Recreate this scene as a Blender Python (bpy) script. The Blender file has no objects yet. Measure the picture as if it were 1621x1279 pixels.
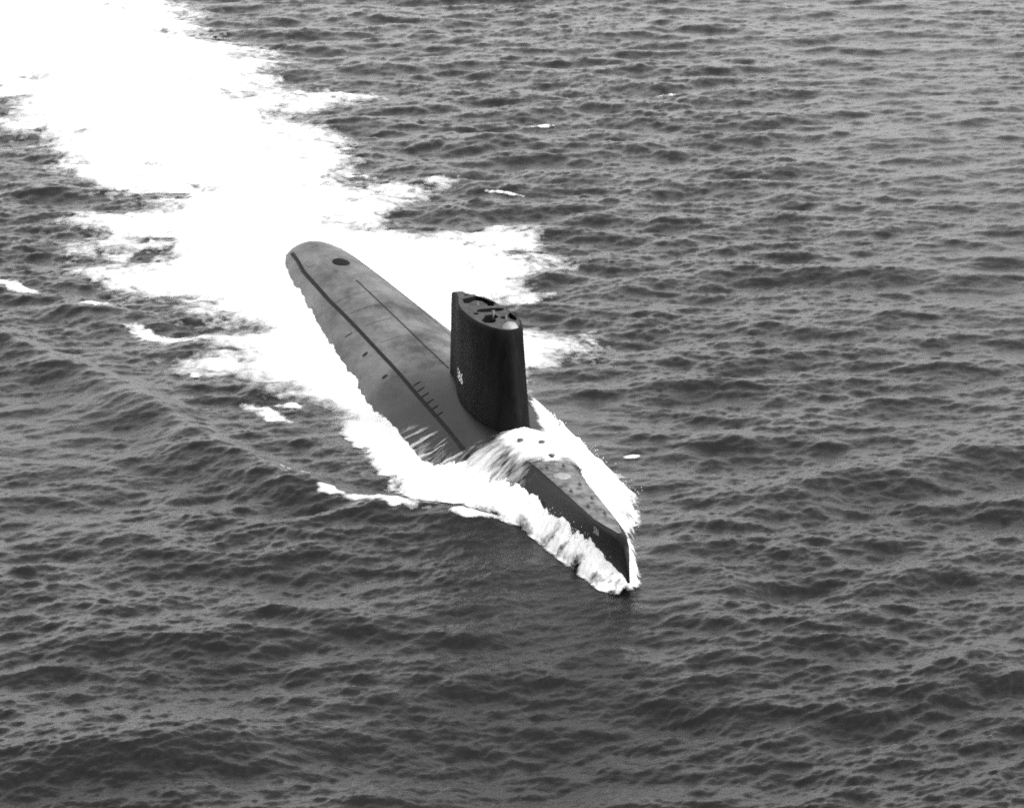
import bpy, bmesh, math
import numpy as np
from mathutils import Vector
from mathutils.geometry import tessellate_polygon

scn = bpy.context.scene
col = scn.collection
rad = math.radians

# ------------------------------------------------------------------ camera
CAM_H, PITCH = 68.5, rad(15.25)
cam_d = bpy.data.cameras.new('camera')
cam_d.sensor_width = 36.0
cam_d.lens = 36.0 * 5000.0 / 1621.0
cam_d.clip_start, cam_d.clip_end = 1.0, 40000.0
cam = bpy.data.objects.new('camera', cam_d)
cam.location = (0, 0, CAM_H)
cam.rotation_euler = (math.pi / 2 - PITCH, 0, 0)
col.objects.link(cam)
scn.camera = cam

# ------------------------------------------------------------------ sky and sun (a black-and-white photograph: the sky is taken as grey)
SUN_EL, SUN_AZ = rad(42), rad(128)          # azimuth from +Y towards +X
world = bpy.data.worlds.new('World')
scn.world = world
world.use_nodes = True
wn, wl = world.node_tree.nodes, world.node_tree.links
bg = wn['Background']
sky = wn.new('ShaderNodeTexSky')
sky.sky_type = 'NISHITA'
sky.sun_disc = False
sky.sun_elevation = SUN_EL
sky.sun_rotation = SUN_AZ
sky.air_density = 1.0
sky.dust_density = 2.0
sky.ozone_density = 1.0
bw = wn.new('ShaderNodeRGBToBW')
wl.new(sky.outputs[0], bw.inputs[0])
wl.new(bw.outputs[0], bg.inputs['Color'])
bg.inputs['Strength'].default_value = 0.15
sun_d = bpy.data.lights.new('sun', 'SUN')
sun_d.energy = 0.5
sun_d.angle = rad(40)
sun_d.color = (1, 1, 1)
sun = bpy.data.objects.new('sun', sun_d)
sv = Vector((math.sin(SUN_AZ) * math.cos(SUN_EL), math.cos(SUN_AZ) * math.cos(SUN_EL), math.sin(SUN_EL)))
sun.rotation_euler = (-sv).to_track_quat('-Z', 'Y').to_euler()
sun.location = sv * 500
col.objects.link(sun)
vs = scn.view_settings
vs.view_transform = 'Standard'
vs.look = 'None'
vs.exposure = 1.65
vs.gamma = 1.0
vs.use_curve_mapping = False

# ------------------------------------------------------------------ numeric helpers
def sst(a, b, x):
    t = np.clip((np.asarray(x, float) - a) / (b - a), 0, 1)
    return t * t * (3 - 2 * t)

def cub(x, X, Y):
    x = np.asarray(x, float); X = np.asarray(X, float); Y = np.asarray(Y, float)
    h = np.diff(X); m = np.diff(Y) / h
    d = np.zeros(len(X))
    d[1:-1] = np.where(m[:-1] * m[1:] > 0, 2 * m[:-1] * m[1:] / (m[:-1] + m[1:] + 1e-12), 0)
    d[0], d[-1] = m[0], m[-1]
    i = np.clip(np.searchsorted(X, x) - 1, 0, len(X) - 2)
    t = np.clip((x - X[i]) / h[i], 0, 1)
    return ((2*t**3 - 3*t**2 + 1) * Y[i] + (t**3 - 2*t**2 + t) * h[i] * d[i]
            + (-2*t**3 + 3*t**2) * Y[i+1] + (t**3 - t**2) * h[i] * d[i+1])

_rng = np.random.default_rng(586)
_lat = _rng.random((256, 256)).astype(np.float64)
def vnoise(x, y):
    xi = np.floor(x).astype(int); yi = np.floor(y).astype(int)
    fx = x - xi; fy = y - yi
    fx = fx * fx * (3 - 2 * fx); fy = fy * fy * (3 - 2 * fy)
    a = _lat[xi % 256, yi % 256]; b = _lat[(xi + 1) % 256, yi % 256]
    c = _lat[xi % 256, (yi + 1) % 256]; d = _lat[(xi + 1) % 256, (yi + 1) % 256]
    return (a * (1 - fx) + b * fx) * (1 - fy) + (c * (1 - fx) + d * fx) * fy
def fbm(x, y, o=4, g=0.5):
    s = 0; a = 1; t = 0
    ca, sa = math.cos(0.6), math.sin(0.6)
    for k in range(o):
        s = s + a * vnoise(x + 17.3 * k, y + 9.1 * k); t += a; a *= g
        x, y = (x * ca - y * sa) * 2.03, (x * sa + y * ca) * 2.03
    return s / t                                   # 0..1, mean .5

def poly_sdf(px, py, P):
    """signed distance to a closed polygon, positive inside"""
    P = np.asarray(P, float); n = len(P)
    d = np.full(px.shape, 1e18); ins = np.zeros(px.shape, bool)
    for i in range(n):
        ax, ay = P[i]; bx, by = P[(i + 1) % n]
        ex, ey = bx - ax, by - ay
        t = np.clip(((px - ax) * ex + (py - ay) * ey) / (ex * ex + ey * ey + 1e-9), 0, 1)
        d = np.minimum(d, (px - ax - t * ex) ** 2 + (py - ay - t * ey) ** 2)
        if ay != by:
            c = ((ay > py) != (by > py)) & (px < (bx - ax) * (py - ay) / (by - ay) + ax)
            ins ^= c
    d = np.sqrt(d)
    return np.where(ins, d, -d)

def line_dist(px, py, P):
    """distance to an open polyline, side sign (left +) and parameter 0..1"""
    P = np.asarray(P, float)
    L = np.concatenate([[0], np.cumsum(np.hypot(*np.diff(P, axis=0).T))])
    d = np.full(px.shape, 1e18); sg = np.zeros(px.shape); pr = np.zeros(px.shape)
    for i in range(len(P) - 1):
        ax, ay = P[i]; ex, ey = P[i + 1] - P[i]
        l2 = ex * ex + ey * ey
        t = np.clip(((px - ax) * ex + (py - ay) * ey) / l2, 0, 1)
        dx = px - ax - t * ex; dy = py - ay - t * ey
        q = dx * dx + dy * dy
        k = q < d
        d = np.where(k, q, d); sg = np.where(k, np.sign(ex * dy - ey * dx), sg)
        pr = np.where(k, (L[i] + t * math.sqrt(l2)) / L[-1], pr)
    return np.sqrt(d), sg, pr

# ------------------------------------------------------------------ mesh helpers
def link(name, me, mat=None, parent=None):
    o = bpy.data.objects.new(name, me)
    if mat: me.materials.append(mat)
    if parent is not None: o.parent = parent
    col.objects.link(o)
    return o

def mesh_np(name, V, F, smooth=True, attr=None):
    """V (n,3); F (m,4) or (m,3) index arrays"""
    V = np.asarray(V, np.float32); F = np.asarray(F, np.int32)
    me = bpy.data.meshes.new(name)
    k = F.shape[1]
    me.vertices.add(len(V)); me.vertices.foreach_set('co', V.ravel())
    me.loops.add(F.size); me.loops.foreach_set('vertex_index', F.ravel())
    me.polygons.add(len(F))
    me.polygons.foreach_set('loop_start', np.arange(0, F.size, k, dtype=np.int32))
    me.update(calc_edges=True)
    me.polygons.foreach_set('use_smooth', np.full(len(F), smooth))
    for n, a in (attr or {}).items():
        at = me.attributes.new(n, 'FLOAT', 'POINT')
        at.data.foreach_set('value', np.asarray(a, np.float32).ravel())
    me.validate()
    return me

def grid_mesh(name, X, Y, Z, keep=None, smooth=True, attr=None, flip=False):
    r, c = X.shape
    V = np.stack([X, Y, Z], -1).reshape(-1, 3)
    I = np.arange(r * c).reshape(r, c)
    F = np.stack([I[:-1, :-1], I[:-1, 1:], I[1:, 1:], I[1:, :-1]], -1).reshape(-1, 4)
    if flip: F = F[:, ::-1]
    attr = {k: v.ravel() for k, v in (attr or {}).items()}
    if keep is not None:
        kv = keep.ravel()
        F = F[kv[F].any(1)]
        used = np.zeros(r * c, bool); used[F] = True
        m = np.cumsum(used) - 1
        V = V[used]; F = m[F]; attr = {k: v[used] for k, v in attr.items()}
    return mesh_np(name, V, F, smooth, attr)

def from_bm(name, bm, mat, parent, smooth=False):
    bmesh.ops.recalc_face_normals(bm, faces=bm.faces)
    me = bpy.data.meshes.new(name); bm.to_mesh(me); bm.free()
    if smooth: me.polygons.foreach_set('use_smooth', [True] * len(me.polygons))
    return link(name, me, mat, parent)

def tag(o, label=None, cat=None, group=None, kind=None):
    for k, v in (('label', label), ('category', cat), ('group', group), ('kind', kind)):
        if v: o[k] = v
    return o

# ------------------------------------------------------------------ materials (all grey)
def mat(name, base, rough, spec=0.5):
    m = bpy.data.materials.new(name); m.use_nodes = True
    b = m.node_tree.nodes['Principled BSDF']
    b.inputs['Base Color'].default_value = (base, base, base, 1)
    b.inputs['Roughness'].default_value = rough
    b.inputs['Specular IOR Level'].default_value = spec
    return m, m.node_tree.nodes, m.node_tree.links, b

def noise(n, l, vec, scale, detail=4, rough=0.55, dim='3D'):
    t = n.new('ShaderNodeTexNoise'); t.noise_dimensions = dim
    t.inputs['Scale'].default_value = scale
    t.inputs['Detail'].default_value = detail
    t.inputs['Roughness'].default_value = rough
    if vec is not None: l.new(vec, t.inputs['Vector'])
    return t.outputs['Fac']

def mapr(n, l, v, a, b, c, d):
    t = n.new('ShaderNodeMapRange')
    l.new(v, t.inputs[0])
    for i, q in zip((1, 2, 3, 4), (a, b, c, d)): t.inputs[i].default_value = q
    return t.outputs[0]

def math_(n, l, op, a, b):
    t = n.new('ShaderNodeMath'); t.operation = op
    for i, q in enumerate((a, b)):
        if isinstance(q, (int, float)): t.inputs[i].default_value = q
        else: l.new(q, t.inputs[i])
    return t.outputs[0]

def coords(n, l, scale=(1, 1, 1)):
    tc = n.new('ShaderNodeTexCoord'); mp = n.new('ShaderNodeMapping')
    mp.inputs['Scale'].default_value = scale
    l.new(tc.outputs['Object'], mp.inputs['Vector'])
    return mp.outputs['Vector']

# sea water
M_WATER, n, l, b = mat('sea_water', 0.006, 0.20)
b.inputs['IOR'].default_value = 1.333
v = coords(n, l)
v2 = coords(n, l, (0.7, 1.0, 1.0))
h = math_(n, l, 'ADD', math_(n, l, 'MULTIPLY', noise(n, l, v2, 1.6, 4, 0.62), 0.065),
          math_(n, l, 'MULTIPLY', noise(n, l, v, 5.5, 4, 0.7), 0.030))
bp = n.new('ShaderNodeBump'); bp.inputs['Strength'].default_value = 1.0; bp.inputs['Distance'].default_value = 1.0
scn.cycles.filter_width = 1.8
scn.cycles.use_denoising = False
l.new(h, bp.inputs['Height']); l.new(bp.outputs[0], b.inputs['Normal'])

# foam: opaque white where the 'foam' attribute is high, torn into streaks where it is low
def foam_mat(name, sc, base=0.9, soft=(0.16, 0.92), nscale=1.0):
    m, n, l, b = mat(name, base, 0.95, 0.1)
    v = coords(n, l, sc)
    at = n.new('ShaderNodeAttribute'); at.attribute_name = 'foam'
    nz = noise(n, l, v, nscale, 7, 0.65)
    a = math_(n, l, 'ADD', at.outputs['Fac'], math_(n, l, 'MULTIPLY', math_(n, l, 'SUBTRACT', nz, 0.5), 1.3))
    a = mapr(n, l, a, soft[0], soft[1], 0, 1)
    a = math_(n, l, 'MULTIPLY', a, mapr(n, l, at.outputs['Fac'], 0.0, 0.25, 0.25, 1))
    tr = n.new('ShaderNodeBsdfTransparent'); mx = n.new('ShaderNodeMixShader')
    l.new(a, mx.inputs[0]); l.new(tr.outputs[0], mx.inputs[1]); l.new(b.outputs[0], mx.inputs[2])
    l.new(mx.outputs[0], n['Material Output'].inputs['Surface'])
    bp = n.new('ShaderNodeBump'); bp.inputs['Strength'].default_value = 0.3; bp.inputs['Distance'].default_value = 0.12
    l.new(nz, bp.inputs['Height']); l.new(bp.outputs[0], b.inputs['Normal'])
    return m
M_FOAM = foam_mat('sea_foam', (1, 0.8, 1), nscale=0.9)
M_SPRAY = foam_mat('thrown_spray', (1, 1, 1), soft=(0.2, 0.85), nscale=1.8)
M_WASH = foam_mat('washing_water', (0.35, 2.2, 1.2), soft=(0.15, 1.15), nscale=1.1)
M_DROP, *_ = mat('spray_drops', 0.9, 0.9, 0.1)

# painted steel hull, weathered
def paint(name, lo, hi, rough, sc=0.35, stretch=(0.35, 1, 1), spec=0.5, wet=0):
    m, n, l, b = mat(name, lo, rough, spec)
    v = coords(n, l, stretch)
    f = noise(n, l, v, sc, 6, 0.62)
    g = noise(n, l, v, sc * 9, 3, 0.6)
    f = math_(n, l, 'ADD', math_(n, l, 'MULTIPLY', f, 0.75), math_(n, l, 'MULTIPLY', g, 0.25))
    cr = n.new('ShaderNodeValToRGB')
    cr.color_ramp.elements[0].position = 0.39; cr.color_ramp.elements[0].color = (lo, lo, lo, 1)
    cr.color_ramp.elements[1].position = 0.61; cr.color_ramp.elements[1].color = (hi, hi, hi, 1)
    l.new(f, cr.inputs[0])
    rg_ = mapr(n, l, g, 0.3, 0.7, rough - 0.07, rough + 0.1)
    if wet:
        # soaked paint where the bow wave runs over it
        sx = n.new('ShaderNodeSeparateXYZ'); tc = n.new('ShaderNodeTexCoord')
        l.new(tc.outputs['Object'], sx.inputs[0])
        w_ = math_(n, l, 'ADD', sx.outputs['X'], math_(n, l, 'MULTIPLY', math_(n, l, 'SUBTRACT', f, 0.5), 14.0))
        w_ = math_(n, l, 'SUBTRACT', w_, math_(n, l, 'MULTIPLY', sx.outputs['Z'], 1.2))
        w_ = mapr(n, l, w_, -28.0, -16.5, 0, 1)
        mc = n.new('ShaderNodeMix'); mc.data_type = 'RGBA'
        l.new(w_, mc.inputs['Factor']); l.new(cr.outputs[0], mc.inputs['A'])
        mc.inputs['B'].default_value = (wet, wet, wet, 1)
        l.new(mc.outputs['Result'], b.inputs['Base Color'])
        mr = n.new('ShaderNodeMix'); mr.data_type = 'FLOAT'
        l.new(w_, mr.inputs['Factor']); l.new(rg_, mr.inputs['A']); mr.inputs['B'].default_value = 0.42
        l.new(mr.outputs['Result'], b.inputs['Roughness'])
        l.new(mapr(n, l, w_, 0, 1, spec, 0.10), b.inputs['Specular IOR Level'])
    else:
        l.new(cr.outputs[0], b.inputs['Base Color'])
        l.new(rg_, b.inputs['Roughness'])
    bp = n.new('ShaderNodeBump'); bp.inputs['Strength'].default_value = 0.25; bp.inputs['Distance'].default_value = 0.05
    l.new(f, bp.inputs['Height']); l.new(bp.outputs[0], b.inputs['Normal'])
    return m
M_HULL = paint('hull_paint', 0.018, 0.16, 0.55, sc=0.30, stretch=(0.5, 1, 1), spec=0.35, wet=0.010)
M_DECK = paint('deck_paint', 0.025, 0.20, 0.45, sc=1.1, stretch=(0.8, 1, 1))
M_SAIL = paint('sail_paint', 0.003, 0.010, 0.6, sc=0.6, stretch=(1, 1, 0.2), spec=0.04)
M_SAILTOP = paint('sail_top_paint', 0.012, 0.055, 0.7, sc=1.6)
M_BLACK, *_ = mat('dark_opening', 0.006, 0.8, 0.1)
M_SEAM, *_ = mat('seam_gap', 0.01, 0.7, 0.1)
M_WHITE, *_ = mat('white_number_paint', 0.8, 0.6)
M_DOME = paint('dome_paint', 0.20, 0.30, 0.5, sc=2.0)
M_PALE = paint('pale_cover_paint', 0.20, 0.32, 0.5, sc=2.0)
M_DECKPLATE = paint('deck_plate_paint', 0.03, 0.10, 0.5, sc=3.0)
M_DARKSTEEL = paint('dark_fitting_steel', 0.035, 0.09, 0.5, sc=3.0)

# ------------------------------------------------------------------ the hull form (boat axes: x forward, y to port, z up from the waterline)
HX = [-80.4, -79.9, -78.9, -77.1, -74.2, -70, -64, -57, -45, -32, -20, -8, 0, 5, 10, 15, 20, 24, 26.5, 27.8, 28.6]
HZ = [.30, .95, 1.50, 1.95, 2.30, 2.55, 2.75, 2.92, 3.12, 3.25, 3.42, 3.55, 3.6, 3.6, 3.58, 3.53, 3.48, 3.42, 3.35, 3.0, 1.2]
HW = [.9, 1.8, 2.6, 3.05, 3.45, 3.9, 4.25, 4.75, 5.55, 6.3, 6.8, 6.8, 6.3, 5.2, 3.7, 2.4, 1.6, 1.0, .55, .30, .1]
DX = [-5, 2, 6, 9, 13, 17, 21, 24, 26, 27.2, 28.0, 28.6]
DW = [3.2, 2.4, 1.8, 1.52, 1.3, 1.12, .92, .75, .55, .33, .2, .05]
def hull(x, t):
    x = np.asarray(x, float); s = np.sign(t); t = np.abs(t)
    zc = cub(x, HX, HZ); w = cub(x, HX, HW); d = np.minimum(cub(x, DX, DW), w * .9)
    R = (w * w + zc * zc) / (2 * zc); dep = 2.6
    fm = np.arccos(np.clip(1 - (zc + dep) / R, -1, 1))
    ya = R * np.sin(fm * t); za = zc - R * (1 - np.cos(fm * t))
    yb = zb = 0.0
    for o in (-.045, -.03, -.015, 0, .015, .03, .045):          # rounds the deck edge
        t_ = np.abs(t + o); so = np.where(t + o < 0, -1.0, 1.0)
        k = np.clip((t_ - .34) / .66, 0, 1)
        u = k * (zc - .08 + dep) / zc
        zb = zb + np.where(t_ < .34, zc - .08 * (t_ / .34) ** 2, zc - .08 - k * (zc - .08 + dep)) / 7
        yb = yb + so * np.where(t_ < .34, d * t_ / .34, d + (w - d) * np.where(u < 1, 1 - (1 - np.minimum(u, 1)) ** 1.5, 1 + .08 * (u - 1))) / 7
    q = sst(-3, 10, x)
    return s * (ya * (1 - q) + yb * q), za * (1 - q) + zb * q
_TT = np.linspace(-1, 1, 601)
def hull_t(x, y):
    Y, Z = hull(np.full(601, float(x)), _TT)
    return float(np.interp(y, Y, _TT))
def hull_at(x, y):
    """z and outward normal of the hull skin at boat (x, y)"""
    Y, Z = hull(np.full(601, float(x)), _TT)
    z = float(np.interp(y, Y, Z))
    dzdy = float(np.interp(y + .05, Y, Z) - np.interp(y - .05, Y, Z)) / .1
    Y2, Z2 = hull(np.full(601, float(x) + .2), _TT)
    dzdx = (float(np.interp(y, Y2, Z2)) - z) / .2
    return z, Vector((-dzdx, -dzdy, 1)).normalized()
def hull_half(x, z):
    """half breadth of the hull at height z"""
    t = np.linspace(0, 1, 200)
    out = []
    for xx, zz in zip(np.ravel(x), np.ravel(z)):
        Y, Z = hull(np.full(200, xx), t)
        out.append(np.interp(-zz, -Z, Y))
    return np.array(out)

HEAD = rad(15.1)
ROOT = (0.469, 230.857)
def w2l(X, Y):
    X = X - ROOT[0]; Y = Y - ROOT[1]
    return X * math.sin(HEAD) - Y * math.cos(HEAD), X * math.cos(HEAD) + Y * math.sin(HEAD)
def l2w(x, y):
    return (ROOT[0] + x * math.sin(HEAD) + y * math.cos(HEAD), ROOT[1] - x * math.cos(HEAD) + y * math.sin(HEAD))

# ------------------------------------------------------------------ the sea surface
def spectrum_tile(N, L, kp, hrms, wind, spread, seed, kmin=0, kmax=1e9, tail=3.6):
    r = np.random.default_rng(seed)
    k1 = 2 * np.pi * np.fft.fftfreq(N, L / N)
    KX, KY = np.meshgrid(k1, k1)
    K = np.hypot(KX, KY); K[0, 0] = 1e9
    c = np.cos(np.arctan2(KY, KX) - wind)
    P = K ** (-tail) * np.exp(-1.25 * (kp / K) ** 2) * (np.abs(c) ** spread + 0.10)
    P = P * (K > kmin) * np.exp(-(K / kmax) ** 2)
    A = np.sqrt(P) * (r.standard_normal((N, N)) + 1j * r.standard_normal((N, N)))
    A[0, 0] = 0
    Hh = np.fft.ifft2(A)
    s = hrms / Hh.real.std()
    lo = np.exp(-(K / (2 * np.pi / 5.0)) ** 2)
    U = np.fft.ifft2(1j * KX / K * A * lo).real * s; W = np.fft.ifft2(1j * KY / K * A * lo).real * s
    return Hh.real * s, U, W
WIND = rad(90 + 9)
T1 = spectrum_tile(1024, 512.0, 2 * math.pi / 19, 0.215, WIND, 2.6, 11, kmax=2 * math.pi / 1.3, tail=3.68)
T2 = spectrum_tile(512, 61.3, 2 * math.pi / 2.8, 0.046, WIND + .3, 3.0, 12, kmin=2 * math.pi / 7, tail=3.4)
def bil(T, L, X, Y):
    N = T.shape[0]
    u = X / L * N; v_ = Y / L * N
    i = np.floor(u).astype(int); j = np.floor(v_).astype(int)
    fx = u - i; fy = v_ - j
    i0, i1, j0, j1 = i % N, (i + 1) % N, j % N, (j + 1) % N
    return (T[j0, i0] * (1 - fx) + T[j0, i1] * fx) * (1 - fy) + (T[j1, i0] * (1 - fx) + T[j1, i1] * fx) * fy

# crests of the waves that the bow pushes out (world x, y), height, half width
BOW_CREST = [(-63, 288), (-54, 281), (-46, 272), (-38.5, 262.5), (-32.5, 254.5), (-25.5, 241), (-17, 228), (-10.5, 222.5), (-3, 219.5), (3, 216.5), (8, 212), (9.6, 206)]
OUT_CREST = [(-72, 313), (-60, 300), (-49, 290)]
PORT_CREST = [(9.5, 205), (13, 216), (22, 226), (38, 238), (60, 252)]

def ocean(X, Y):
    """x, y and height of the sea surface over the undisturbed point (X, Y)"""
    fade = sst(900, 600, Y) * sst(60, 110, Y) * sst(2.2, 1.5, np.abs(X) / (0.17 * Y + 14))
    x, y = w2l(X, Y)
    yh = np.interp(x, HX, HW, left=0, right=0)
    near = np.exp(-(np.maximum(np.abs(y) - yh, 0) / 5) ** 2) * sst(-95, -80, x) * sst(36, 28, x)
    calm = (1 - .65 * near)
    # the smoother slope in front of the bow wave
    fx, fy = X - 3.0, Y - 196.0
    calm = calm * (1 - .35 * np.exp(-(fx / 13) ** 2 - (fy / 22) ** 2))
    trough = -2.1 * np.exp(-((X - 3) / 15) ** 2 - ((Y - 172) / 18) ** 2)
    calm = calm * (1 - .45 * np.exp(-((X + 36) / 13) ** 2 - ((Y - 243) / 26) ** 2)) * (1 - .35 * np.exp(-((X - 56) / 22) ** 2))
    h1 = bil(T1[0], 512.0, X, Y); u1 = bil(T1[1], 512.0, X, Y); w1 = bil(T1[2], 512.0, X, Y)
    h2 = bil(T2[0], 61.3, X, Y)
    gust = .55 + .9 * fbm(X / 26 + 3, Y / 40, 3)
    z = (h1 + h2 * gust) * calm + trough
    for P, hh, wd in ((BOW_CREST, .95, 2.3), (OUT_CREST, .8, 2.3), (PORT_CREST, .6, 2.8)):
        d, sg, pr = line_dist(X, Y, P)
        env = sst(0, .12, pr) * sst(1, .78, pr)
        z = z + hh * env * np.exp(-(d / np.where(sg > 0, wd * 1.0, wd * 1.4)) ** 2)
    z = z * fade
    lam = 0.6 * fade * calm
    return X + u1 * lam, Y + w1 * lam, z

def fan(y0, y1, n_r, n_c, t0=-1., t1=1., k=0.166, c=8.0, pw=1.4):
    s = np.linspace(0, 1, n_r)
    ys = (y0 ** (1 - pw) + s * (y1 ** (1 - pw) - y0 ** (1 - pw))) ** (1 / (1 - pw))
    return ys, np.linspace(t0, t1, n_c), k, c

ys, ts, kk, cc = fan(128, 600, 1120, 900)
ys = np.concatenate([[-4000, -800, -100, 30, 70, 100, 115], ys, [612, 640, 700, 820, 1100, 1800, 4000, 9000, 20000]])
ts = np.concatenate([[-160, -30, -9, -4, -2.4, -1.7, -1.35, -1.15, -1.06], ts, [1.06, 1.15, 1.35, 1.7, 2.4, 4, 9, 30, 160]])
Yg = np.repeat(ys[:, None], len(ts), 1)
Xg = ts[None, :] * (kk * np.clip(ys, 100, 700) + cc)[:, None]
GX, GY, GZ = ocean(Xg, Yg)
water = link('water', grid_mesh('water', GX, GY, GZ), M_WATER)
tag(water, 'dark choppy grey open sea around the submarine', None, kind='structure')
del GX, GY, GZ, Xg, Yg

# ------------------------------------------------------------------ the submarine
sub = bpy.data.objects.new('submarine', None)
sub.empty_display_size = 3
sub.location = (ROOT[0], ROOT[1], 0)
sub.rotation_euler = (0, 0, HEAD - math.pi / 2)
col.objects.link(sub)
tag(sub, 'large dark grey submarine running on the surface with tall black sail', 'submarine')

xs = np.unique(np.concatenate([np.linspace(-80.4, -75, 22), np.linspace(-75, 20, 150), np.linspace(20, 28.6, 40)]))
tt = np.concatenate([np.linspace(0, .27, 11), np.linspace(.285, .395, 9), np.linspace(.42, 1, 30)])
tt = np.concatenate([-tt[::-1], tt[1:]])
HXg, HTg = np.meshgrid(xs, tt, indexing='ij')
HYg, HZg = hull(HXg, HTg)
hm = grid_mesh('hull', HXg, HYg, HZg)
bm = bmesh.new(); bm.from_mesh(hm)
bm.verts.ensure_lookup_table()
nt = len(tt)
for row in (range(nt), range((len(xs) - 1) * nt, len(xs) * nt)):
    bm.faces.new([bm.verts[i] for i in row])
bmesh.ops.recalc_face_normals(bm, faces=bm.faces)
bm.to_mesh(hm); bm.free()
hm.polygons.foreach_set('use_smooth', [True] * len(hm.polygons))
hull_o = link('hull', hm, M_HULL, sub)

# draped strips and plates on the hull skin
def drape_strip(name, pts, width, mat_, lift=.02, n=120, height=0.0, parent=sub):
    P = np.array(pts, float)
    L = np.concatenate([[0], np.cumsum(np.hypot(*np.diff(P, axis=0).T))])
    q = np.linspace(0, L[-1], n)
    X = np.interp(q, L, P[:, 0]); Y = np.interp(q, L, P[:, 1])
    dx, dy = np.gradient(X), np.gradient(Y); m = np.hypot(dx, dy); nx, ny = -dy / m, dx / m
    bm = bmesh.new(); rows = []
    for i in range(n):
        r = []
        for s, lf in ((-.5, -.03), (-.46, lift + height), (.46, lift + height), (.5, -.03)):
            x, y = X[i] + nx[i] * width * s, Y[i] + ny[i] * width * s
            z, nn = hull_at(x, y)
            r.append(bm.verts.new(Vector((x, y, z)) + nn * lf))
        rows.append(r)
    for a, b_ in zip(rows, rows[1:]):
        for j in range(3): bm.faces.new((a[j], b_[j], b_[j + 1], a[j + 1]))
    bm.faces.new(rows[0]); bm.faces.new(rows[-1])
    return from_bm(name, bm, mat_, parent, True)

def plate(name, x, y, rx, ry, mat_, lift=.04, seg=28, parent=sub, power=2.0, rot=0.0):
    bm = bmesh.new()
    zc_, nc_ = hull_at(x, y)
    rings = []
    for rr, lf in ((1.0, -.05), (1.0, lift * .8), (.93, lift), (.5, lift)):
        ring = []
        for k in range(seg):
            a = 2 * math.pi * k / seg
            ca, sa = math.cos(a), math.sin(a)
            ex = math.copysign(abs(ca) ** (2 / power), ca) * rx * rr
            ey = math.copysign(abs(sa) ** (2 / power), sa) * ry * rr
            px_ = x + ex * math.cos(rot) - ey * math.sin(rot); py_ = y + ex * math.sin(rot) + ey * math.cos(rot)
            z, nn = hull_at(px_, py_)
            ring.append(bm.verts.new(Vector((px_, py_, z)) + nn * lf))
        rings.append(ring)
    for a, b_ in zip(rings, rings[1:]):
        for k in range(seg): bm.faces.new((a[k], a[(k + 1) % seg], b_[(k + 1) % seg], b_[k]))
    c = bm.verts.new(Vector((x, y, zc_)) + nc_ * lift)
    for k in range(seg): bm.faces.new((rings[-1][k], rings[-1][(k + 1) % seg], c))
    return from_bm(name, bm, mat_, parent, True)

SEAM = [(-76, -2.45), (-66.7, -3.15), (-53.0, -3.57), (-38.9, -3.71), (-25.9, -3.88), (-16.0, -4.08), (-7.2, -4.18), (1.2, -4.27), (3.0, -4.1)]
seam = drape_strip('casing_seam', SEAM, .30, M_SEAM, .02, 160)
seam['label'] = 'dark seam along the starboard edge of the casing'
ps = drape_strip('casing_seam', [(x, -y * .86) for x, y in SEAM], .16, M_HULL, .05, 160)
drape_strip('safety_track', [(-55, -.5), (-47.6, -.51), (-36.2, -.49), (-19.8, -.51)], .10, M_SEAM, .03, 90)
for xj in (-50.5, -45.0, -39.5, -33.0):
    drape_strip('casing_joint', [(xj, -3.2), (xj + .35, -2.2), (xj + .5, -.8)], .07, M_SEAM, .012, 24)
hb = plate('rescue_hatch', -63.6, -.10, 1.75, .76, M_BLACK, .05)
hb['label'] = 'round black hatch on the after deck'
plate('mooring_cover', -67.0, -2.1, 1.3, .6, M_HULL, .06)
plate('mooring_cover', -60.5, -.9, .55, .5, M_HULL, .06)
sl = [(-18.4, -3.5), (-16.7, -3.6), (-14.95, -3.65), (-13.0, -3.75), (-11.15, -3.82), (-9.3, -3.9)]
for x, y in sl:
    plate('flood_slot', x, y, .11, .33, M_BLACK, .02, 16, power=3.5, rot=.25)
for x, y in ((-32.7, -4.65), (-24.4, -4.83)):
    plate('flood_hole', x, y, .34, .24, M_SEAM, .02, 16)
drape_strip('flood_hole', [(-40.4, -4.7), (-40.0, -4.2)], .22, M_SEAM, .02, 8)
plate('flood_hole', -8.5, 2.6, .3, .25, M_SEAM, .02, 14)

# flat bow deck
xd = np.linspace(2, 26.4, 120); td = np.linspace(-.315, .315, 15)
BX, BT = np.meshgrid(xd, td, indexing='ij')
BT = BT * sst(27.2, 22.5, BX) ** .5
BY, BZ = hull(BX, BT)
dk = link('bow_deck', grid_mesh('bow_deck', BX, BY * .985, BZ + .035), M_DECK, sub)
dp = plate('deck_hatch', 12.9, -.25, .75, .62, M_PALE, .09)
dp['label'] = 'pale round cover on the bow deck'
def bollard(x, y):
    bm = bmesh.new()
    z, _n = hull_at(x, y)
    for dx in (-.16, .16):
        prof = [(.06, 0), (.055, .15), (.08, .17), (.08, .2), (.0, .22)]
        rings = [[bm.verts.new((x + dx + r * math.cos(a), y + r * math.sin(a), z + h)) for a in np.linspace(0, 2 * math.pi, 12, endpoint=False)] for r, h in prof[:-1]]
        for a, b_ in zip(rings, rings[1:]):
            for k in range(12): bm.faces.new((a[k], a[(k + 1) % 12], b_[(k + 1) % 12], b_[k]))
        bm.faces.new(rings[-1])
    r = bmesh.ops.create_cube(bm, size=1)['verts']
    for q in r: q.co = Vector((x + q.co.x * .55, y + q.co.y * .18, z + .03 + q.co.z * .05))
    return from_bm('bollard', bm, M_DARKSTEEL, sub)
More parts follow.
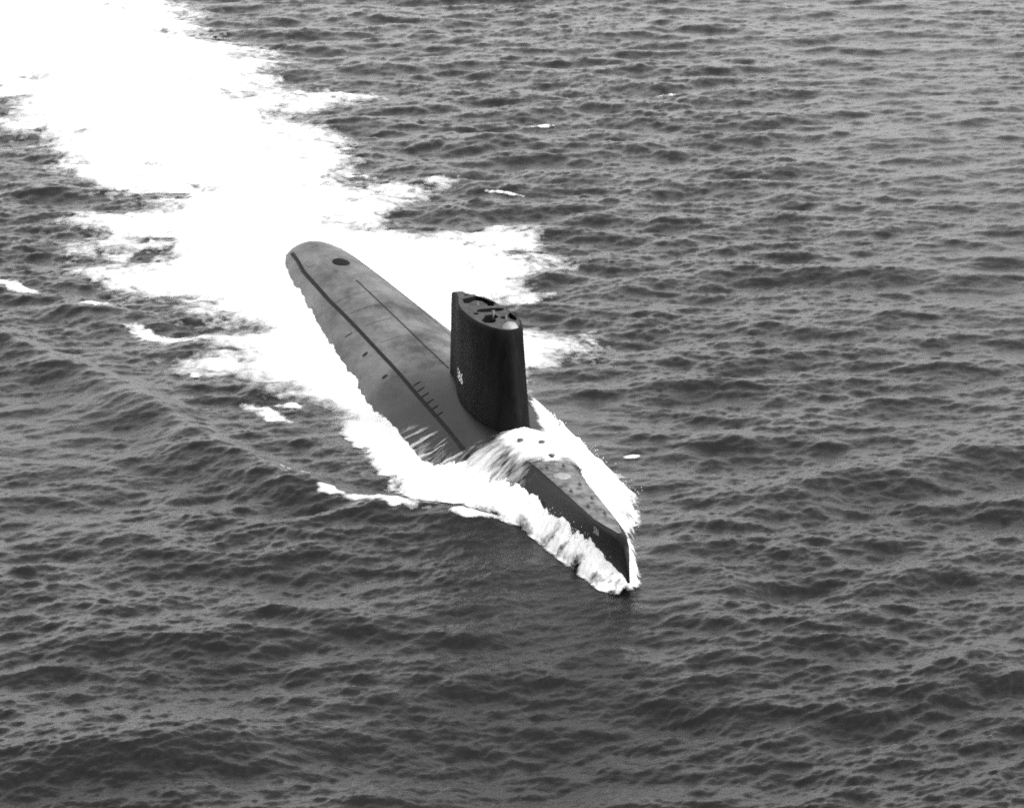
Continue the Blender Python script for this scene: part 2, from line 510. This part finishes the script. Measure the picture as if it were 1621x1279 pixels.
for x, y in ((10.6, .55), (10.8, -.75), (15.2, .45), (16.6, -.6), (18.6, .35), (20.4, -.45), (22.2, .2)):
    bollard(x, y)
def capstan(x, y):
    bm = bmesh.new(); z, _n = hull_at(x, y)
    prof = [(.26, -.05), (.26, .1), (.18, .16), (.16, .36), (.24, .42), (.24, .5), (.18, .54)]
    rings = [[bm.verts.new((x + r * math.cos(a), y + r * math.sin(a), z + h)) for a in np.linspace(0, 2 * math.pi, 18, endpoint=False)] for r, h in prof]
    for a, b_ in zip(rings, rings[1:]):
        for k in range(18): bm.faces.new((a[k], a[(k + 1) % 18], b_[(k + 1) % 18], b_[k]))
    bm.faces.new(rings[-1])
    return from_bm('capstan', bm, M_DARKSTEEL, sub, True)
capstan(4.3, -1.0); capstan(5.4, .35); capstan(9.0, .1)
for k, (x, y, rx, ry) in enumerate(((9.9, -.5, .35, .3), (11.2, .2, .4, .3), (14.6, -.35, .35, .28), (16.1, .1, .3, .25), (17.8, -.15, .32, .25), (19.6, .05, .3, .22), (21.4, -.1, .28, .2))):
    plate('deck_plate', x, y, rx * .8, ry * .7, M_DECKPLATE, .05, 14, power=3)

# ---- sail
SY = -.25
def sail_ends(z):
    k = np.clip((z - 3.0) / 8.0, -.3, 1.1)
    return 1.55 - 2.5 * k, -18.4 + .7 * k           # leading and trailing edge
def sail_half(e, z):
    k = np.clip((z - 3.0) / 8.0, 0, 1)
    e = np.clip(e, 0, 1)
    nose = np.sqrt(np.clip(1 - (1 - np.clip(e / .36, 0, 1)) ** 2, 0, 1)) ** 1.05
    tail = 1 - .74 * sst(.45, 1.0, e) ** 1.2
    return (1.95 - .05 * k) * nose * tail
NE = 40
ee = (1 - np.cos(np.linspace(0, math.pi / 2, NE))) ; ee = ee / ee[-1]
ee = np.concatenate([np.linspace(0, 1, NE) ** 1.8])
def sail_loop(z_of, inset=0.0):
    """closed loop of points: starboard nose to tail, then port tail to nose"""
    out = []
    for side, seq in ((-1, ee), (1, ee[::-1])):
        for e in seq:
            if side == 1 and e == 0: continue
            z = z_of(e)
            xf, xr = sail_ends(z)
            x = xf + (xr - xf) * e
            hh = sail_half(e, z)
            x2 = x - inset * (1 - e) ** 6 + inset * e ** 8
            out.append((x2, SY + side * max(hh - inset * (1 if hh > .01 else 0), 0.0 if e == 0 else .02), z))
    return out
def ztop(e): return 11.05 - .48 * e - .22 * sst(.8, 1, e)
levels = [(lambda e, q=q: 2.3 + (ztop(e) - .22 - 2.3) * q) for q in np.linspace(0, 1, 15)]
loops = [sail_loop(f) for f in levels]
for ins, dz in ((.03, .12), (.10, .04), (.20, 0.0)):
    loops.append(sail_loop(lambda e, dz=dz: ztop(e) - dz, ins))
bm = bmesh.new()
vr = [[bm.verts.new(p) for p in lp] for lp in loops]
nl = len(vr[0])
for a, b_ in zip(vr, vr[1:]):
    for k in range(nl): bm.faces.new((a[k], a[(k + 1) % nl], b_[(k + 1) % nl], b_[k]))
sail = from_bm('sail', bm, M_SAIL, sub, True)
sail['label'] = 'tall black sail with open wells in its top'

# top plate with real openings
def ztop_x(x):
    e = np.clip((-.9 - x) / 16.2, 0, 1)
    return float(ztop(e))
def ell(cx, cy, rx, ry, rot=0, n=28, p=2.0):
    o = []
    for k in range(n):
        a = 2 * math.pi * k / n
        ca, sa = math.cos(a), math.sin(a)
        u = math.copysign(abs(ca) ** (2 / p), ca) * rx; w = math.copysign(abs(sa) ** (2 / p), sa) * ry
        o.append((cx + u * math.cos(rot) - w * math.sin(rot), cy + u * math.sin(rot) + w * math.cos(rot)))
    return o
WELLS = [
    [(-13.4, -.92), (-12.0, -1.15), (-11.9, -.8), (-12.75, -.1), (-12.2, .35), (-10.9, .45), (-10.35, .35), (-10.2, .75), (-11.2, 1.25), (-12.6, 1.12), (-13.7, .9), (-14.3, .35)],
    ell(-8.75, .12, .62, 1.12, .12, 28, 2.2),
    ell(-7.75, -1.28, .3, .2, 0, 14),
    [(-6.9, -.75), (-6.9, .05), (-6.1, .1), (-5.6, -.3), (-4.5, -.55), (-4.1, -.95), (-4.4, -1.45), (-5.2, -1.5), (-5.8, -1.2)],
    ell(-5.7, .42, .38, .30, 0, 16),
    [(-7.4, 1.35), (-6.3, .85), (-5.2, .8), (-4.6, .95), (-4.5, 1.12), (-5.6, 1.36)],
    [(-15.6, .05), (-15.3, -.35), (-14.9, -.3), (-15.0, .25), (-15.2, .6), (-15.6, .4)],
]
outer = [(x, y) for x, y, z in loops[-1]]
pl = [[Vector((x, y, 0)) for x, y in outer]] + [[Vector((x, y, 0)) for x, y in w] for w in WELLS]
flat = [q for lp in pl for q in lp]
tris = tessellate_polygon(pl)
bm = bmesh.new()
bv = [bm.verts.new((q.x, q.y, ztop_x(q.x))) for q in flat]
for k, (x, y, z) in enumerate(loops[-1]): bv[k].co.z = z
for t in tris:
    try: bm.faces.new([bv[i] for i in t])
    except ValueError: pass
bmesh.ops.recalc_face_normals(bm, faces=bm.faces)
if sum(f.normal.z for f in bm.faces) < 0: bmesh.ops.reverse_faces(bm, faces=bm.faces)
me = bpy.data.meshes.new('sail_top'); bm.to_mesh(me); bm.free()
link('sail_top', me, M_SAILTOP, sail)
for w in WELLS:
    bm = bmesh.new()
    a = [bm.verts.new((x, y, ztop_x(x) + .03)) for x, y in w]
    b_ = [bm.verts.new((x, y, ztop_x(x) - 1.6)) for x, y in w]
    for k in range(len(w)): bm.faces.new((a[k], a[(k + 1) % len(w)], b_[(k + 1) % len(w)], b_[k]))
    bm.faces.new(b_)
    from_bm('mast_well', bm, M_BLACK, sail)
# dome at the leading edge
bm = bmesh.new()
bmesh.ops.create_uvsphere(bm, u_segments=32, v_segments=18, radius=.64)
for q in bm.verts:
    q.co = Vector((q.co.x - 2.15, q.co.y - .05, q.co.z * .95 + 10.86))
dm = from_bm('dome', bm, M_DOME, sail, True)
dm['label'] = 'pale rounded dome at the front of the sail top'
# low bridge coaming and masts stubs
for x, y, r, h in ((-7.0, -.1, .16, .35), (-10.9, -.35, .12, .3), (-4.8, .35, .1, .4)):
    bm = bmesh.new()
    bmesh.ops.create_cone(bm, cap_ends=True, segments=14, radius1=r, radius2=r * .8, depth=h + .6)
    for q in bm.verts: q.co += Vector((x, y, ztop_x(x) + (h - .6) / 2))
    from_bm('periscope_stub', bm, M_DARKSTEEL, sail, True)

# hull numbers
def number(body, place, size, parent, spacing=1.0):
    cu = bpy.data.curves.new('hull_number', 'FONT')
    cu.body = body; cu.size = size; cu.align_x = 'CENTER'; cu.space_character = spacing; cu.offset = size * .02
    cu.resolution_u = 6
    ob = bpy.data.objects.new('hull_number', cu); col.objects.link(ob)
    bpy.context.view_layer.update()
    me = bpy.data.meshes.new_from_object(ob)
    bpy.data.objects.remove(ob)
    bm = bmesh.new(); bm.from_mesh(me)
    bmesh.ops.subdivide_edges(bm, edges=[e for e in bm.edges if e.calc_length() > size * .2], cuts=2)
    for q in bm.verts: q.co = place(q.co.x, q.co.y)
    bm.to_mesh(me); bm.free()
    me.name = 'hull_number'
    return link('hull_number', me, M_WHITE, parent)
def on_sail(side):
    def f(u, w):
        z = 5.05 + w
        x = -9.7 + (u * 1.45 if side < 0 else -u * 1.45)
        xf, xr = sail_ends(z)
        e = (x - xf) / (xr - xf)
        return Vector((x, SY + side * (float(sail_half(e, z)) + .025), z))
    return f
n1 = number('586', on_sail(-1), 1.15, sail, 1.05)
n1['label'] = 'white number on the starboard side of the sail'
number('586', on_sail(1), 1.15, sail, 1.05)
M_BOWNUM, *_ = mat('faded_number_paint', 0.28, 0.6)
def on_bow(side):
    def f(u, w):
        z = 2.55 + w * .95
        x = 23.7 + (u if side < 0 else -u) * .95
        y = side * float(hull_half([x], [z])[0])
        z2, nn = hull_at(x, y)
        return Vector((x, y, z)) + Vector((0, side * .03, .012))
    return f
n2 = number('586', on_bow(-1), .66, hull_o, 1.1); n2.data.materials[0] = M_BOWNUM
n2['label'] = 'small faded white number on the starboard bow'
n3 = number('586', on_bow(1), .66, hull_o, 1.1); n3.data.materials[0] = M_BOWNUM

# ------------------------------------------------------------------ white water
WAKE = [(-59.4, 535.8), (-51.6, 489.8), (-45.4, 470.9), (-45.4, 463.2), (-42.2, 450.9), (-32.3, 433.6), (-28.3, 425.4), (-32.1, 418.5), (-28.0, 407.4), (-17.2, 405.9), (-16.5, 402.5), (-21.4, 390.8), (-26.8, 384.1), (-23.0, 377.6), (-18.0, 369.2), (-16.2, 361.2), (-16.0, 349.8), (-14.0, 344.3), (-7.8, 348.7), (-5.7, 346.1), (-8.2, 335.6), (-11.4, 328.9), (-13.7, 325.6), (-10.5, 319.3), (-7.2, 318.4), (-3.3, 321.8), (3.2, 321.5), (4.8, 315.3), (4.7, 311.1), (3.1, 308.2), (4.0, 305.3), (4.5, 300.3), (2.4, 297.5), (1.8, 293.5), (3.7, 290.9), (2.3, 287.5), (-0.6, 287.8), (-1.2, 289.6), (-4.1, 282.0), (-1.7, 277.2), (1.1, 279.1), (3.4, 276.2), (5.0, 273.7), (7.1, 276.2), (8.4, 271.4), (8.0, 263.6), (6.0, 264.4), (4.0, 262.5), (1.9, 261.9), (1.5, 259.3), (2.0, 251.2), (2.7, 248.2), (3.3, 243.5), (-0.5, 236.2), (-3.4, 234.5), (-5.7, 226.0), (-8.1, 227.7), (-10.2, 233.6), (-12.6, 241.6), (-14.4, 248.2), (-17.2, 251.2), (-19.4, 252.7), (-21.9, 257.2), (-25.3, 260.4), (-27.6, 261.4), (-29.2, 266.6), (-26.1, 268.9), (-27.5, 271.8), (-30.3, 272.3), (-27.2, 274.4), (-23.4, 276.7), (-28.1, 278.4), (-31.7, 282.0), (-30.8, 285.0), (-34.2, 287.0), (-37.5, 292.2), (-43.0, 299.7), (-41.0, 303.1), (-43.7, 309.4), (-42.3, 313.2), (-49.5, 323.4), (-45.5, 327.9), (-40.1, 330.5), (-40.3, 336.6), (-45.7, 340.1), (-47.9, 346.1), (-53.0, 354.6), (-52.5, 359.2), (-57.8, 365.2), (-57.9, 373.3), (-61.8, 376.3), (-66.9, 379.7), (-64.9, 386.3), (-63.1, 392.1), (-68.3, 402.5), (-78.3, 417.5), (-100.6, 450.9), (-127.4, 535.8)]
CAPS = [
    ([(-50.0, 295.9), (-48.6, 295.1), (-47.1, 293.2), (-44.9, 290.4)], 1.32, 'long white foam crest at the left edge of the photo'),
    ([(-39.5, 286.0), (-38.4, 285.3), (-37.3, 284.5)], 1.13, 'short bright whitecap on the outer bow wave near the left edge'),
    ([(-35.1, 278.1), (-33.3, 276.2), (-31.6, 273.4), (-30.3, 272.5), (-28.6, 273.6), (-26.9, 274.4)], 1.51, 'white foam crest trailing into the left edge of the wake'),
    ([(-21.9, 251.6), (-20.6, 249.6), (-19.3, 247.3), (-18.1, 245.7)], 1.44, 'ragged white foam patch left of the hull below the wake'),
    ([(-17.5, 231.4), (-16.4, 230.8), (-15.3, 229.8)], 1.0, 'thin pale whitecap to the left of the ragged bow crest'),
    ([(-13.9, 225.4), (-13.3, 224.6), (-12.6, 224.1)], 0.80, 'small bright whitecap at the outer end of the bow crest'),
    ([(-11.9, 223.1), (-10.3, 222.3), (-8.6, 220.8), (-7.5, 220.5), (-6.4, 219.7)], 1.01, 'longest white foam crest in front of the starboard bow wave'),
    ([(-4.3, 218.8), (-3.0, 218.0), (-1.2, 217.5)], 0.69, 'narrow white crest between long foam crest and bow spray'),
    ([(18.6, 402.0), (19.8, 402.5), (21.0, 402.5)], 1.45, 'lone small whitecap on open sea in the upper right'),
    ([(2.0, 379.7), (3.4, 379.7), (4.9, 379.7)], 0.86, 'lone thin whitecap on open sea above the sail'),
    ([(-2.9, 340.1), (-0.7, 338.7), (1.5, 337.3)], 0.52, 'faint thin crest right of the wake above the sail'),
    ([(8.9, 235.3), (9.4, 235.5), (9.9, 235.9)], 0.35, 'tiny whitecap right of the port bow foam'),
    ([(-19.3, 251.2), (-18.1, 250.6), (-17.4, 250.0)], 0.59, 'small pale foam fleck beside the ragged foam patch'),
    ([(-27.9, 261.9), (-27.3, 261.0), (-26.8, 259.9)], 0.74, 'small round foam fleck below the wake edge'),
]
def white_water(name, X, Y, den, extra_z=None, lump=.22, mat_=None, off=.05, thr=.03):
    """a sheet riding on the sea surface; den is the foam density 0..1"""
    GX, GY, GZ = ocean(X, Y)
    body = sst(.1, .9, den)
    l1 = fbm(X * .9, Y * .7, 4) - .42
    z = GZ + off + lump * body * (.5 + 1.6 * l1)
    if extra_z is not None: z = np.maximum(z, extra_z)
    return link(name, grid_mesh(name, GX, GY, z, keep=den > thr, attr={'foam': den}), mat_ or M_FOAM)

# the wake
ys, ts, kk, cc = fan(196, 600, 760, 650, -1.12, .22, .166, 8.0, 1.4)
Yg = np.repeat(ys[:, None], len(ts), 1); Xg = ts[None, :] * (kk * ys + cc)[:, None]
sd = poly_sdf(Xg, Yg, WAKE)
jag = (fbm(Xg / 5.5, Yg / 8.0, 5, .6) - .5)
wide = sst(250, 330, Yg)
x_, y_ = w2l(Xg, Yg)
nearhull = sst(14, 7, np.abs(y_)) * sst(-88, -78, x_)
soft = 1 - nearhull
e = sd + jag * (4.5 + 5 * wide) * (1 - .6 * nearhull) + .4 + 1.0 * soft
den = sst(-.6 - 1.6 * soft, 3.0 + 7.0 * soft, e)
# open patches and streaks inside the foam
thin = sst(.56, .78, fbm(Xg / 9 + 40, Yg / 16 + 7, 4, .6))
streak = sst(.46, .72, fbm(Xg / 4.2 + 9 + .15 * Yg, Yg / 3.6 + 3, 5, .62))
inner = sst(24, 5, sd) * (1 - nearhull)
star_far = sst(-26, -14, Xg) * sst(252, 268, Yg) * sst(352, 335, Yg) * (1 - nearhull)     # churned, half open water abeam of the hull
den = den * (1 - .60 * thin * (.25 + .75 * inner)) * (1 - .52 * streak * np.maximum(inner, star_far * .85))
holes = sst(.60, .74, fbm(Xg / 6 + 70, Yg / 7 + 21, 4, .6)) * sst(60, 20, np.abs(Yg - 318))
den = np.clip(den * 1.15 - .45 * holes * (1 - nearhull), 0, 1)
wk = white_water('wake_foam', Xg, Yg, den, lump=.30)
tag(wk, 'broad white foaming wake spreading astern of the submarine', None, kind='stuff')

# single breaking crests
for P, hw, lab in CAPS:
    hw = max(hw * .68, .36) if P[0][1] < 330 else hw * .5
    P = np.array(P); x0, y0 = P.min(0) - 3 * hw - 1.0; x1, y1 = P.max(0) + 3 * hw + 1.0
    nx = int(min(220, max(30, (x1 - x0) / .1))); ny = int(min(120, max(20, (y1 - y0) / .22)))
    Xg, Yg = np.meshgrid(np.linspace(x0, x1, nx), np.linspace(y0, y1, ny))
    d, sg, pr = line_dist(Xg, Yg, P)
    w = hw * (.35 + .9 * np.sin(np.pi * np.clip(pr, .02, .98)) ** .5) * (.35 + 1.3 * fbm(Xg / 1.6 + P[0, 0], Yg / 6, 3))
    e = w - d + (fbm(Xg / 1.1 + 5, Yg / 2.2, 4, .6) - .5) * 1.6 * hw
    brk = sst(.42, .70, fbm(Xg / .9 + 31, Yg / 1.6 + P[0, 1], 4, .6))
    den = np.clip(sst(-.7 * hw, 1.0 * hw, e) * 1.05 * (1 - .5 * brk), 0, 1) * (.7 if P[0][1] > 330 else 1)
    cp = white_water('whitecap', Xg, Yg, den, lump=.12, off=.03)
    tag(cp, lab, 'whitecap', 'breaking crests around the submarine')

# ---- water thrown up along both bows: crest height against the hull and reach outboard
SX = [-24, -17, -12, -8, -4, -2, 1.2, 4.6, 8.1, 12.1, 14.3, 16.8, 19.5, 23.4, 25.5, 27.9, 28.9]
SHC = [.30, .28, .28, .28, .30, .50, 1.6, 1.65, 1.75, 1.8, 1.7, 1.55, 1.65, 1.8, 1.2, .8, .15]
SOUT = [11.4, 10.0, 9.7, 9.65, 9.5, 9.4, 9.25, 8.8, 7.6, 4.8, 3.5, 2.8, 2.55, 2.1, 1.75, 1.4, .9]
PX = [-24, -14, -9.4, -6, -4.0, -1.8, 2.3, 6, 8.3, 10, 14, 16, 22.8, 27, 28.9]
PHC = [.4, .9, 1.5, 1.8, 2.0, 2.2, 2.3, 2.4, 2.4, 2.4, 2.4, 2.3, 1.9, 1.1, .3]
POUT = [7.3, 6.2, 5.9, 5.8, 5.9, 7.2, 7.4, 7.0, 7.4, 6.5, 5.5, 4.6, 2.75, 1.75, 1.2]
xg = np.linspace(-20, 29.6, 420); rg = np.linspace(-.35, 1.25, 90)
drops = []
rdrop = np.random.default_rng(5)
for side, TX, TH, TO, lab in ((-1, SX, SHC, SOUT, 'white spray heaped along the starboard bow facing the camera'), (1, PX, PHC, POUT, 'white spray thrown out on the port bow beyond the deck')):
    hc = np.interp(xg, TX, TH); out = np.interp(xg, TX, TO)
    yin = hull_half(np.minimum(xg, 28.55), np.clip(hc, 0, 3.2))
    LX, Rg = np.meshgrid(xg, rg, indexing='ij')
    HC, OUT, YIN = (np.repeat(a[:, None], len(rg), 1) for a in (hc, out + (.2 if side < 0 else -.45), np.minimum(yin, out - .25)))
    LY = side * (YIN + (OUT - YIN) * Rg)
    lum = fbm(LX * 1.1 + 30 * side, LY * 1.1, 5, .55)
    r = np.clip(Rg, 0, 2)
    z = HC * (.62 + .76 * lum) * np.clip(1 - r, 0, 1) ** .75 + .12 * lum
    e = (1 - Rg) * np.maximum(OUT - YIN, 1.7) + (.65 if side < 0 else .1) + (fbm(LX / 1.8 + 11, LY / 1.8 + 5 * side, 5, .6) - .5) * np.where(OUT - YIN > 2.5, 2.6, 1.9)
    den = sst(-.5, 1.5, e) * sst(-20, -14, LX) * sst(29.5, 28.3, LX)
    torn = sst(.48, .72, fbm(LX / 1.3 + 70, LY / .8, 4, .6))
    den = np.clip(den * 1.15 * (1 - .55 * torn * sst(15.5, 19, LX)), 0, 1)
    WX, WY = l2w(LX, LY)
    _, _, GZ = ocean(WX, WY)
    z = z + np.maximum(GZ, -.3) * (1 - .6 * np.clip(1 - r, 0, 1)) + .08
    z = np.where(Rg > 1.0, GZ + .06, z)
    o = link('bow_spray', grid_mesh('bow_spray', WX, WY, z, keep=den > .03, attr={'foam': den}, flip=side > 0), M_SPRAY)
    tag(o, lab, None, kind='stuff')
    # drops flung off the crest
    n = 2600 if side < 0 else 450
    i = rdrop.integers(30, len(xg) - 6, n); rr = rdrop.random(n) ** 1.3 * 1.08
    px_, = (xg[i] + rdrop.normal(0, .25, n),)
    py_ = side * (yin[i] + (out[i] - yin[i]) * rr)
    zz = hc[i] * np.clip(1 - rr, 0, 1) ** .75 + rdrop.exponential(.16, n) * (.2 + hc[i] * .5)
    ok = (xg[i] > -8) & (xg[i] < (26 if side < 0 else 17))
    wx, wy = l2w(px_, py_)
    drops.append(np.stack([wx, wy, zz, rdrop.uniform(.012, .042, n)], -1)[ok])

# ---- sheet of water pouring over the deck ahead of the sail and down the starboard flank
xw = np.linspace(-18, 13.5, 380); tw = np.linspace(-.86, .80, 300)
WXg, WTg = np.meshgrid(xw, tw, indexing='ij')
WYg, WZg = hull(WXg, WTg)
a0 = fbm(WXg / 1.4, WYg / 1.4, 4)
a1 = fbm(WXg / .5 + 8, WYg / .9, 4, .6)
back = 1.0 + .12 * np.abs(WYg + .3)                                     # where the sheet begins, just ahead of the sail
fr = 8.8 + .25 * WYg + (a0 - .5) * 2.5
core = sst(back - 1.1, back + .6, WXg + (a0 - .5) * 1.4) * sst(fr + 1.3, fr - 1.0, WXg + (a1 - .5))
den1 = core * sst(-2.9, -1.2, WYg + (a1 - .5) * .8)
# the sheet falling down the starboard flank, torn into strands at its edges
strand = fbm(WXg * 2.1 + WYg * .35, WYg * .30 + 4, 4, .6)
veil = sst(-.5, 3.2, WXg + (strand - .5) * 2.5) * sst(11.8, 7.6, WXg + (strand - .5) * 4.5 - .35 * (WYg + 3)) * sst(-.9, -2.4, WYg)
low = sst(-2.0, -4.3, WYg)
veil = veil * (.42 + 1.0 * (strand - .5) + .42 * low)
# thin arcs of run-off further aft
st_x = WXg + .30 * (WYg + 3.6) ** 2 + .9 * (a0 - .5)
arcs = sst(.52, .66, fbm(st_x * 2.4 + 3, WYg * .22, 4, .6))
edge = np.interp(WXg, [-15, -9, -4, 0, 3], [-6.2, -5.2, -4.4, -3.9, -3.7])
arc_env = sst(-14, -8, WXg) * sst(3.5, 1.5, WXg) * sst(.5, -.7, WYg - edge)
run = arc_env * (arcs * .62 + .45 * a0 * sst(-.1, -1.5, WYg - edge))
# foam lying on the port shoulder
yb = np.interp(WXg, [-18, -14, -9.7, -5, 1.7, 5, 7, 9], [6.2, 5.0, 3.8, 2.9, 1.6, 1.75, 2.3, 3.0])
den3 = sst(-.35, .30, WYg - yb + (a0 - .5) * .7) * sst(-18, -13, WXg + (a0 - .5) * 4) * sst(10.5, 8.0, WXg)
den = np.clip(np.maximum.reduce([den1 * 1.1, veil, run, den3 * 1.1]), 0, 1)
# outward normal of the skin
gy0, gz0 = np.gradient(WYg, axis=1), np.gradient(WZg, axis=1)
ln = np.hypot(gy0, gz0); ny_, nz_ = -gz0 / ln, gy0 / ln
lift = .05 + .32 * den1 * (.4 + 1.2 * a0) + .10 * np.clip(veil, 0, 1)
lift = lift + .15 * den3 * a0
LX, LY, LZ = WXg, WYg + ny_ * lift, WZg + nz_ * lift
WX, WY = l2w(LX, LY)
o = link('deck_wash', grid_mesh('deck_wash', WX, WY, LZ, keep=den > .02, attr={'foam': den}), M_WASH)
tag(o, 'white water washing over the deck in front of the sail', None, kind='stuff')

# drops, one joined mesh
D = np.concatenate(drops)
O = np.array([(1, 0, 0), (-1, 0, 0), (0, 1, 0), (0, -1, 0), (0, 0, 1), (0, 0, -1)], float)
FT = np.array([(0, 2, 4), (2, 1, 4), (1, 3, 4), (3, 0, 4), (2, 0, 5), (1, 2, 5), (3, 1, 5), (0, 3, 5)])
V = (D[:, None, :3] + O[None] * D[:, None, 3:4]).reshape(-1, 3)
F = (FT[None] + 6 * np.arange(len(D))[:, None, None]).reshape(-1, 3)
o = link('spray_drops', mesh_np('spray_drops', V, F), M_DROP)
tag(o, 'fine white drops flung up from the bow waves', None, kind='stuff')
